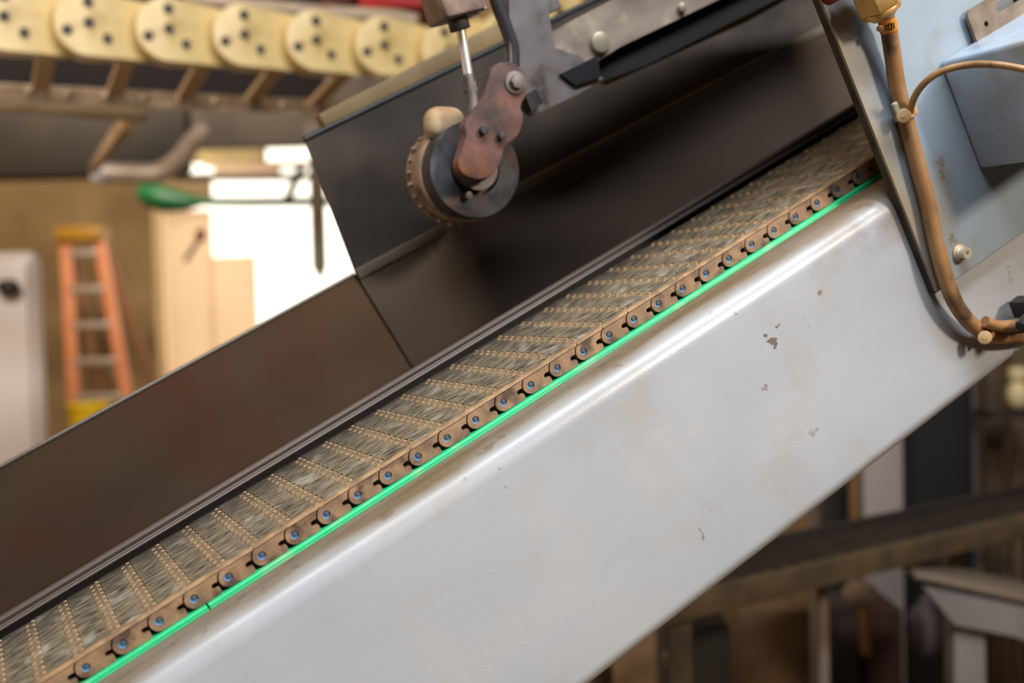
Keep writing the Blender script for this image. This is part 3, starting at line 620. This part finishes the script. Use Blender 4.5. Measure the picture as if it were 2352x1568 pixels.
part('pipe_body', bm, mat('pipe_steel', (200, 178, 158), (160, 136, 114), .35, metal=.1, scale=8), pp)
bm = B(); cyl(bm, H_(214, 396, 5.0), H_(250, 397, 5.0), .052, seg=24, bev=.015); part('end_cap', bm, mat('glint_white', (250, 246, 238), rough=.3), pp, label='end cap painted near white for a glint')  # glint put into the cap's near-white colour
hbar('cross_rail', H_(470, 376, 9.6), H_(800, 380, 9.6), 0, mat('beige_rail', (196, 168, 132), rough=.6), 'beige cross rail above the green pipe', 'rail', rect=(.05, .05))
hbar('dark_conduit', H_(400, 408, 9.4), H_(900, 405, 9.4), .03, mat('dark_conduit', (70, 56, 46), rough=.6), 'thin dark conduit crossing the bright doorway above the green pipe', 'conduit')
hbox('roller_housing', 425, 326, 602, 366, 10.6, .2, mat('cream_metal', (214, 192, 136), (180, 156, 104), .6, scale=4), 'cream roller door housing at the top of the doorway', 'housing')
hbox('dusty_panel', 362, 400, 484, 452, 10.9, .06, mat('dusty_tan', (176, 150, 112), (140, 116, 82), .7, scale=4), 'dusty tan panel behind the bell end of the green pipe', 'panel')
hbox('pink_panel', 490, 382, 640, 402, 10.2, .1, mat('pink_cream', (220, 190, 162), rough=.7), 'pinkish cream panel between the cross rail and the dark conduit', 'panel')
gm = mat('green_paint', (24, 104, 56), (18, 84, 44), .45, scale=6)
gv = thing('green_valve', 'dark green pipe with a wide bell-shaped end crossing the doorway', 'pipe', HALL, H_(380, 455, 9))
bm = B(); tube(bm, [H_(400, 462, 9), H_(560, 464, 9), H_(840, 462, 9)], .036, 14); part('pipe_run', bm, gm, gv)
bm = B(); tube(bm, [H_(318, 440, 9), H_(345, 448, 9), H_(380, 458, 9), H_(425, 463, 9), H_(460, 464, 9)], .1, 20, rfun=lambda t: (.05, .10, .105, .075, .038)[int(round(t*4))]); part('bell_end', bm, gm, gv)
rl = thing('valve_lever', 'thin dark lever with a red grip in front of the cream door edge', 'lever', HALL, H_(430, 595, 9.3))
bm = B(); cyl(bm, H_(424, 600, 9.3), H_(456, 552, 9.3), .022, seg=12); part('lever_rod', bm, mat('olive_dark', (120, 104, 74), rough=.6), rl)
bm = B(); ball(bm, H_(461, 540, 9.3), .045, (1, 1, 1.3)); part('red_grip', bm, mat('red_grip', (208, 84, 70), rough=.5), rl, label='red grip')
bm = B(); a = H_(703, -400, 3.4); c_ = H_(738, 612, 3.4)
hb_ = thing('hanging_bar', 'grey-olive vertical bar hanging in front of the bright doorway with a pointed tip', 'bar', HALL, (a.x, a.y, a.z))
x0, x1 = H_(709, 500, 3.4).x, H_(739, 500, 3.4).x; zb = c_.z; zt_ = ZC; zp = H_(727, 642, 3.4).z
prism(bm, [(x0, zt_), (x1, zt_), (x1, zb), ((x0+x1)/2+.003, zp), (x0, zb)], lambda x, z: Vector((x, a.y, z)), lambda x, z: Vector((x, a.y+.02, z)))
part('bar_blade', bm, mat('olive_grey', (112, 102, 82), (96, 84, 68), .6, scale=10), hb_)
bm = B(); box(bm, (x0-.012, a.y-.01, H_(0, 330, 3.4).z), (x1+.004, a.y+.03, H_(0, 238, 3.4).z), bev=.004); part('clamp_sleeve', bm, mat('beige_clamp', (150, 132, 118), rough=.6), hb_)
hbar('diagonal_strut', H_(694, 380, 9.3), H_(655, 470, 9.1), 0, mat('strut_grey', (96, 86, 80), rough=.6), 'short grey diagonal strut at the upper right of the doorway', 'strut', rect=(.05, .05))
# rail and red box over the carrier
bm = B(); tube(bm, smoothpts([H_(430, -6, 3.1), H_(560, 12, 3.1), H_(760, 30, 3.15), H_(900, 38, 3.2), H_(960, 50, 3.2)], 5), .02, 12)
solo('curved_conduit', bm, greyb, HALL, H_(560, 12, 3.1), 'grey-brown curved conduit above the cream cable carrier', 'conduit')
hbox('red_box', 820, -120, 985, 14, 3.6, .3, mat('red_paint', (172, 24, 22), rough=.5), 'red machine box cut off by the top edge above the cable carrier', 'box')
hbox('brown_box', 690, -120, 812, 8, 3.8, .3, mat('maroon', (104, 52, 42), rough=.6), 'maroon box cut off by the top edge left of the red box', 'box')
hbox('rust_plate', 1085, 72, 1142, 122, 3.83, .05, mat('rust_orange', (170, 84, 40), (120, 60, 34), .6, scale=20), 'rust-orange plate behind the cylinder rod', 'plate')
hbox('ochre_board', 1010, -60, 1170, 108, 3.9, .2, mat('ochre_panel', (176, 138, 70), (130, 96, 48), .6, scale=6), 'ochre panel behind the pneumatic cylinder', 'panel')
hbox('dark_machine_housing', 960, -200, 2400, 420, 4.6, 1.0, mat('dark_machine', (58, 50, 40), (40, 34, 28), .7, scale=3), 'dark machine housing behind the beam and wheel', 'machine')

# white cabinet at the left edge
cw = H_(-90, 580, 5.0); ce = H_(80, 580, 5.0)
cab = thing('white_cabinet', 'tall off-white cabinet at the left edge with a dark round knob', 'cabinet', HALL, ((cw.x+ce.x)/2, 5.2, 0))
wm = mat('white_enamel', (236, 222, 216), (222, 206, 196), .35, scale=3)
bm = B(); box(bm, (cw.x-.3, cw.y, 0.0), (ce.x, cw.y+.1, cw.z), bev=.05, seg=4); part('body', bm, wm, cab)
bm = B(); box(bm, (cw.x-.28, cw.y-.02, .1), (ce.x-.03, cw.y, cw.z-.05), bev=.01); dr = part('door', bm, wm, cab)
bm = B(); q = H_(18, 659, 4.95); ball(bm, q, .04, (1.3, .8, .9)); cyl(bm, q, q+Vector((0, .05, 0)), .015); part('knob', bm, mat('knob_dark', (48, 34, 34), rough=.4), dr, label='dark round knob')
# stepladder
DL = 9.9
lad = thing('stepladder', 'orange fibreglass stepladder with silver rungs and a yellow top standing by the tan wall', 'stepladder', HALL, (H_(215, 900, DL).x, DL, 0))
orange = mat('orange_fibreglass', (226, 150, 108), (222, 134, 86), .45, scale=6)
silver = mat('silver_rung', (190, 172, 160), rough=.4, metal=.3)
def toz(px0, py0, px1, py1, d):    # extend the line down to the floor
    a, c_ = H_(px0, py0, d), H_(px1, py1, d); t = (a.z-.01)/(a.z-c_.z); return a, a+(c_-a)*t
la, lb = toz(151, 548, 171, 950, DL); ra, rb = toz(228, 548, 290, 900, DL)
for (a, c_) in ((la, lb), (ra, rb)):
    bm = B(); axis_box(bm, a, c_, .10, .05, up=(1, 0, 0), bev=.008); 
    bm.free(); bm = B(); axis_box(bm, a, c_, .05, .10, up=(1, 0, 0), bev=.006); part('side_rail', bm, orange, lad)
for k in range(6):
    t = (.13+.31*k)/(la.z); 
    if t > .97: break
    a = la+(lb-la)*t; c_ = ra+(rb-ra)*t; c_.z = a.z
    bm = B(); axis_box(bm, a+Vector((.02, 0, 0)), c_-Vector((.02, 0, 0)), .08, .055, bev=.008); part('rung', bm, silver, lad)
    if k in (3, 5):
        bm = B(); axis_box(bm, c_+Vector((-.2, .03, .0)), c_+Vector((.02, .03, -.16)), .01, .03); part('brace', bm, silver, lad)
for (a, c_, dx) in ((la, lb, .03), (ra, rb, .12)):
    bm = B(); axis_box(bm, a+Vector((0, .1, 0)), Vector((c_.x+dx, c_.y+.75, .01)), .04, .06, up=(1, 0, 0), bev=.004); part('rear_rail', bm, mat('rear_rail', (150, 104, 70), rough=.5), lad, label='dull brown rear rail')
bm = B(); a = H_(134, 522, DL); c_ = H_(240, 552, DL); box(bm, (a.x, a.y-.1, c_.z), (c_.x, a.y+.18, a.z), bev=.02); part('top_cap', bm, mat('yellow_cap', (176, 128, 32), rough=.5), lad, label='yellow top cap')
# bucket
q = H_(205, 925, 9.35); bk_ = thing('yellow_bucket', 'bright yellow bucket at the foot of the orange stepladder', 'bucket', HALL, (q.x, q.y, 0))
bm = B(); cyl(bm, (q.x, q.y, 0), (q.x, q.y, q.z-.02), .13, .17, seg=28); part('pail', bm, mat('yellow_plastic', (244, 204, 28), rough=.4), bk_)
bm = B(); cyl(bm, (q.x, q.y, q.z-.04), (q.x, q.y, q.z), .18, seg=28, bev=.01); part('lid', bm, mat('yellow_plastic', (244, 204, 28)), bk_)

# lower right: return conveyor, posts, crates
ra_, rb_ = H_(1500, 1408, 2.0), H_(2420, 1199, 2.74); rb_.z = ra_.z
lc_ = thing('lower_conveyor', 'low conveyor with dark slatted belt and tan side rail at lower right', 'conveyor', HALL, (ra_.x, ra_.y, 0))
dv = (rb_-ra_).normalized(); nv = Vector((-dv.y, dv.x, 0))
tanrail = mat('tan_side_rail', (96, 78, 54), (70, 56, 40), .6, scale=12)
bm = B(); axis_box(bm, ra_-dv*.5, rb_+dv*.6, .02, .05, bev=.004); part('side_rail', bm, tanrail, lc_)
bm = B(); axis_box(bm, ra_-dv*.5+nv*.22, rb_+dv*.6+nv*.22, .02, .05, bev=.004); part('side_rail', bm, mat('black_rail', (34, 28, 24), rough=.7), lc_, label='black far side rail')
bm = B(); c0 = ra_-dv*.5+nv*.11-Vector((0, 0, .01)); c1 = rb_+dv*.6+nv*.11-Vector((0, 0, .01)); axis_box(bm, c0, c1, .20, .03)
n_ = 46
for k in range(n_):
    q = c0+(c1-c0)*((k+.5)/n_)+Vector((0, 0, .018)); axis_box(bm, q-nv*.095, q+nv*.095, .014, .008)
part('slatted_belt', bm, mat('black_slats', (36, 30, 26), (54, 42, 34), .6, scale=30), lc_)
for t in (.05, .95):
    for off in (.0, .22):
        q = ra_+(rb_-ra_)*t+nv*off; bm = B(); box(bm, (q.x-.02, q.y-.0, 0), (q.x+.02, q.y+.04, q.z-.03)); part('leg', bm, tanrail, lc_)
D1 = mat('dark_cabinet', (40, 36, 30), (30, 26, 22), .7, scale=5)
hbox('pale_post', 1980, 900, 2082, 1262, 3.4, .1, mat('pale_lilac', (150, 138, 136), rough=.6), 'pale lilac-grey post behind the lower conveyor', 'post', True)
hbox('ochre_strip_post', 1958, 1060, 1976, 1262, 3.42, .05, mat('ochre_strip', (120, 86, 36), rough=.6), 'narrow ochre post just left of the pale lilac-grey post', 'post', True)
hbox('dark_cupboard', 1900, 1080, 1955, 1290, 3.6, .1, D1, 'dark narrow cupboard between the grey post and the ochre post', 'cupboard', True)
hbox('grey_post', 1866, 1100, 1898, 1300, 3.8, .06, mat('mid_grey', (126, 110, 98), rough=.6), 'slim mid-grey post left of the dark cupboard', 'post', True)
hbox('tan_carton', 1770, 1190, 1862, 1310, 4.1, .3, mat('tan_board', (168, 132, 86), (140, 106, 68), .7, scale=6), 'tan carton behind the lower conveyor next to the slim grey post', 'carton', True)
hbox('black_column', 2092, 780, 2228, 1262, 3.6, .3, mat('black_column', (16, 14, 12), rough=.8), 'wide black column behind the lower conveyor', 'column', True)
hbox('slate_post', 2230, 800, 2256, 1262, 3.7, .1, mat('slate', (72, 70, 74), rough=.6), 'narrow slate-grey post at the right side of the black column', 'post', True)
hbox('brown_board', 2262, 780, 2318, 1262, 3.9, .05, mat('brown_board', (84, 64, 45), (66, 50, 36), .7, scale=6), 'upright brown board right of the slate-grey post', 'board', True)
hbox('tan_board', 2322, 780, 2420, 1262, 3.95, .05, mat('tan_board2', (104, 82, 58), (84, 66, 46), .7, scale=6), 'upright tan board at the right edge of the frame', 'board', True)
bt = H_(2338, 905, 3.6)
bo_ = thing('cream_jar', 'pale cream jar with dark green band at the right edge under the grey panel', 'jar', HALL, (bt.x, bt.y, bt.z-.06))
bm = B(); ball(bm, bt+Vector((0, 0, .0)), .036, (1, 1, 1.4)); part('jar_body', bm, mat('cream_glass', (216, 196, 150), rough=.3), bo_)
bm = B(); cyl(bm, bt+Vector((0, 0, .045)), bt+Vector((0, 0, .085)), .03, seg=20, bev=.006); part('jar_lid', bm, mat('cream_glass', (216, 196, 150)), bo_)
bm = B(); box(bm, (bt.x-.1, bt.y-.05, bt.z-.07), (bt.x+.2, bt.y+.09, bt.z-.052)); solo('small_shelf', bm, D1, HALL, (bt.x, bt.y, bt.z-.06), 'small dark shelf carrying the cream jar', 'shelf')
hbox('dark_bin', 1548, 1432, 1686, 1640, 2.45, .35, D1, 'dark square bin under the left part of the lower conveyor', 'bin', True, bev=.02)
hbox('wood_board', 1395, 1440, 1545, 1640, 3.1, .05, mat('tan_wood', (150, 116, 78), (128, 96, 64), .6, scale=10), 'tan board leaning behind the dark bin at the edge of the grey panel', 'board', True)
kb = H_(1546, 1514, 2.25); kk = thing('round_knob_post', 'post with a round tan knob in front of the dark bin', 'post', HALL, (kb.x, kb.y, 0))
bm = B(); ball(bm, kb, .020, sub=3); part('knob', bm, mat('tan_knob', (176, 138, 104), rough=.4), kk)
bm = B(); cyl(bm, (kb.x, kb.y, 0), (kb.x, kb.y, kb.z-.015), .007); part('stem', bm, D1, kk)
hbox('brown_crate', 1692, 1404, 1868, 1640, 2.9, .4, mat('brown_crate', (112, 84, 52), (78, 58, 38), .7, scale=5), 'brown wooden crate beside the dark bin under the lower conveyor', 'crate', True)
hbox('steel_leg', 1876, 1345, 1912, 1640, 2.5, .04, mat('steel_leg', (140, 122, 108), rough=.45, metal=.2), 'light steel upright leg right of the brown crate', 'leg post', True)
hbox('dark_red_case', 1996, 1400, 2080, 1640, 3.05, .2, mat('dark_red', (54, 24, 22), rough=.7), 'dark red-brown case behind the brush under the lower conveyor', 'case', True)
hbox('dark_case', 1916, 1395, 1982, 1640, 3.1, .2, mat('dusky', (52, 44, 44), rough=.7), 'dusky case right of the light steel leg', 'case', True)
hq = H_(1974, 1362, 2.9)
bru = thing('hand_brush', 'upturned brush with pale head and wooden handle under the lower conveyor', 'brush', HALL, H_(1988, 1470, 2.9))
bm = B(); ball(bm, hq, .045, (1.0, .7, .75)); part('brush_head', bm, mat('pale_bristle', (170, 158, 152), (150, 118, 88), .7, scale=20), bru)
bm = B(); cyl(bm, H_(1984, 1395, 2.9), H_(1990, 1500, 2.9), .014); part('handle', bm, mat('wood_handle', (140, 98, 56), rough=.6), bru)
bgq = H_(2128, 1445, 3.1); bm = B(); ball(bm, bgq, .075, (.8, .5, 1.0)); ball(bm, bgq+Vector((.01, 0, .06)), .04, (.8, .5, 1))
solo('blue_grey_bag', bm, mat('bag_cloth', (104, 100, 116), rough=.8), HALL, bgq-Vector((0, 0, .075)), 'blue-grey cloth bag hanging left of the grey bench frame', 'bag')
bf = thing('bench_frame', 'grey painted steel bench frame with a light sloping top at the lower right edge', 'bench', HALL, (H_(2240, 1500, 2.4).x, 2.4, 0))
fm = mat('bench_grey', (140, 136, 134), (120, 116, 116), .5, scale=8)
a, c_ = H_(2105, 1345, 2.55), H_(2440, 1432, 2.2)
def wedge(pts, d, th):
    bm = B(); vs = [H_(x, y, d) for x, y in pts]; prism(bm, [(v.x, v.z) for v in vs], lambda x, z: Vector((x, vs[0].y, z)), lambda x, z: Vector((x, vs[0].y+th, z))); return bm
part('apron', wedge([(2150, 1352), (2440, 1410), (2440, 1500), (2330, 1462), (2195, 1436), (2120, 1345)], 2.4, .03), fm, bf)
bm = B(); a = H_(2098, 1330, 2.4); c_ = H_(2440, 1405, 2.4); axis_box(bm, a+Vector((0, .1, .01)), c_+Vector((0, .1, .01)), .22, .012, bev=.003); part('top_plate', bm, mat('bench_top', (120, 106, 92), rough=.5), bf)
bm = B(); a = H_(2203, 1436, 2.4); c_ = H_(2278, 1436, 2.4); box(bm, (a.x, a.y+.03, 0), (c_.x, a.y+.09, a.z+.02), bev=.005); part('leg', bm, fm, bf)
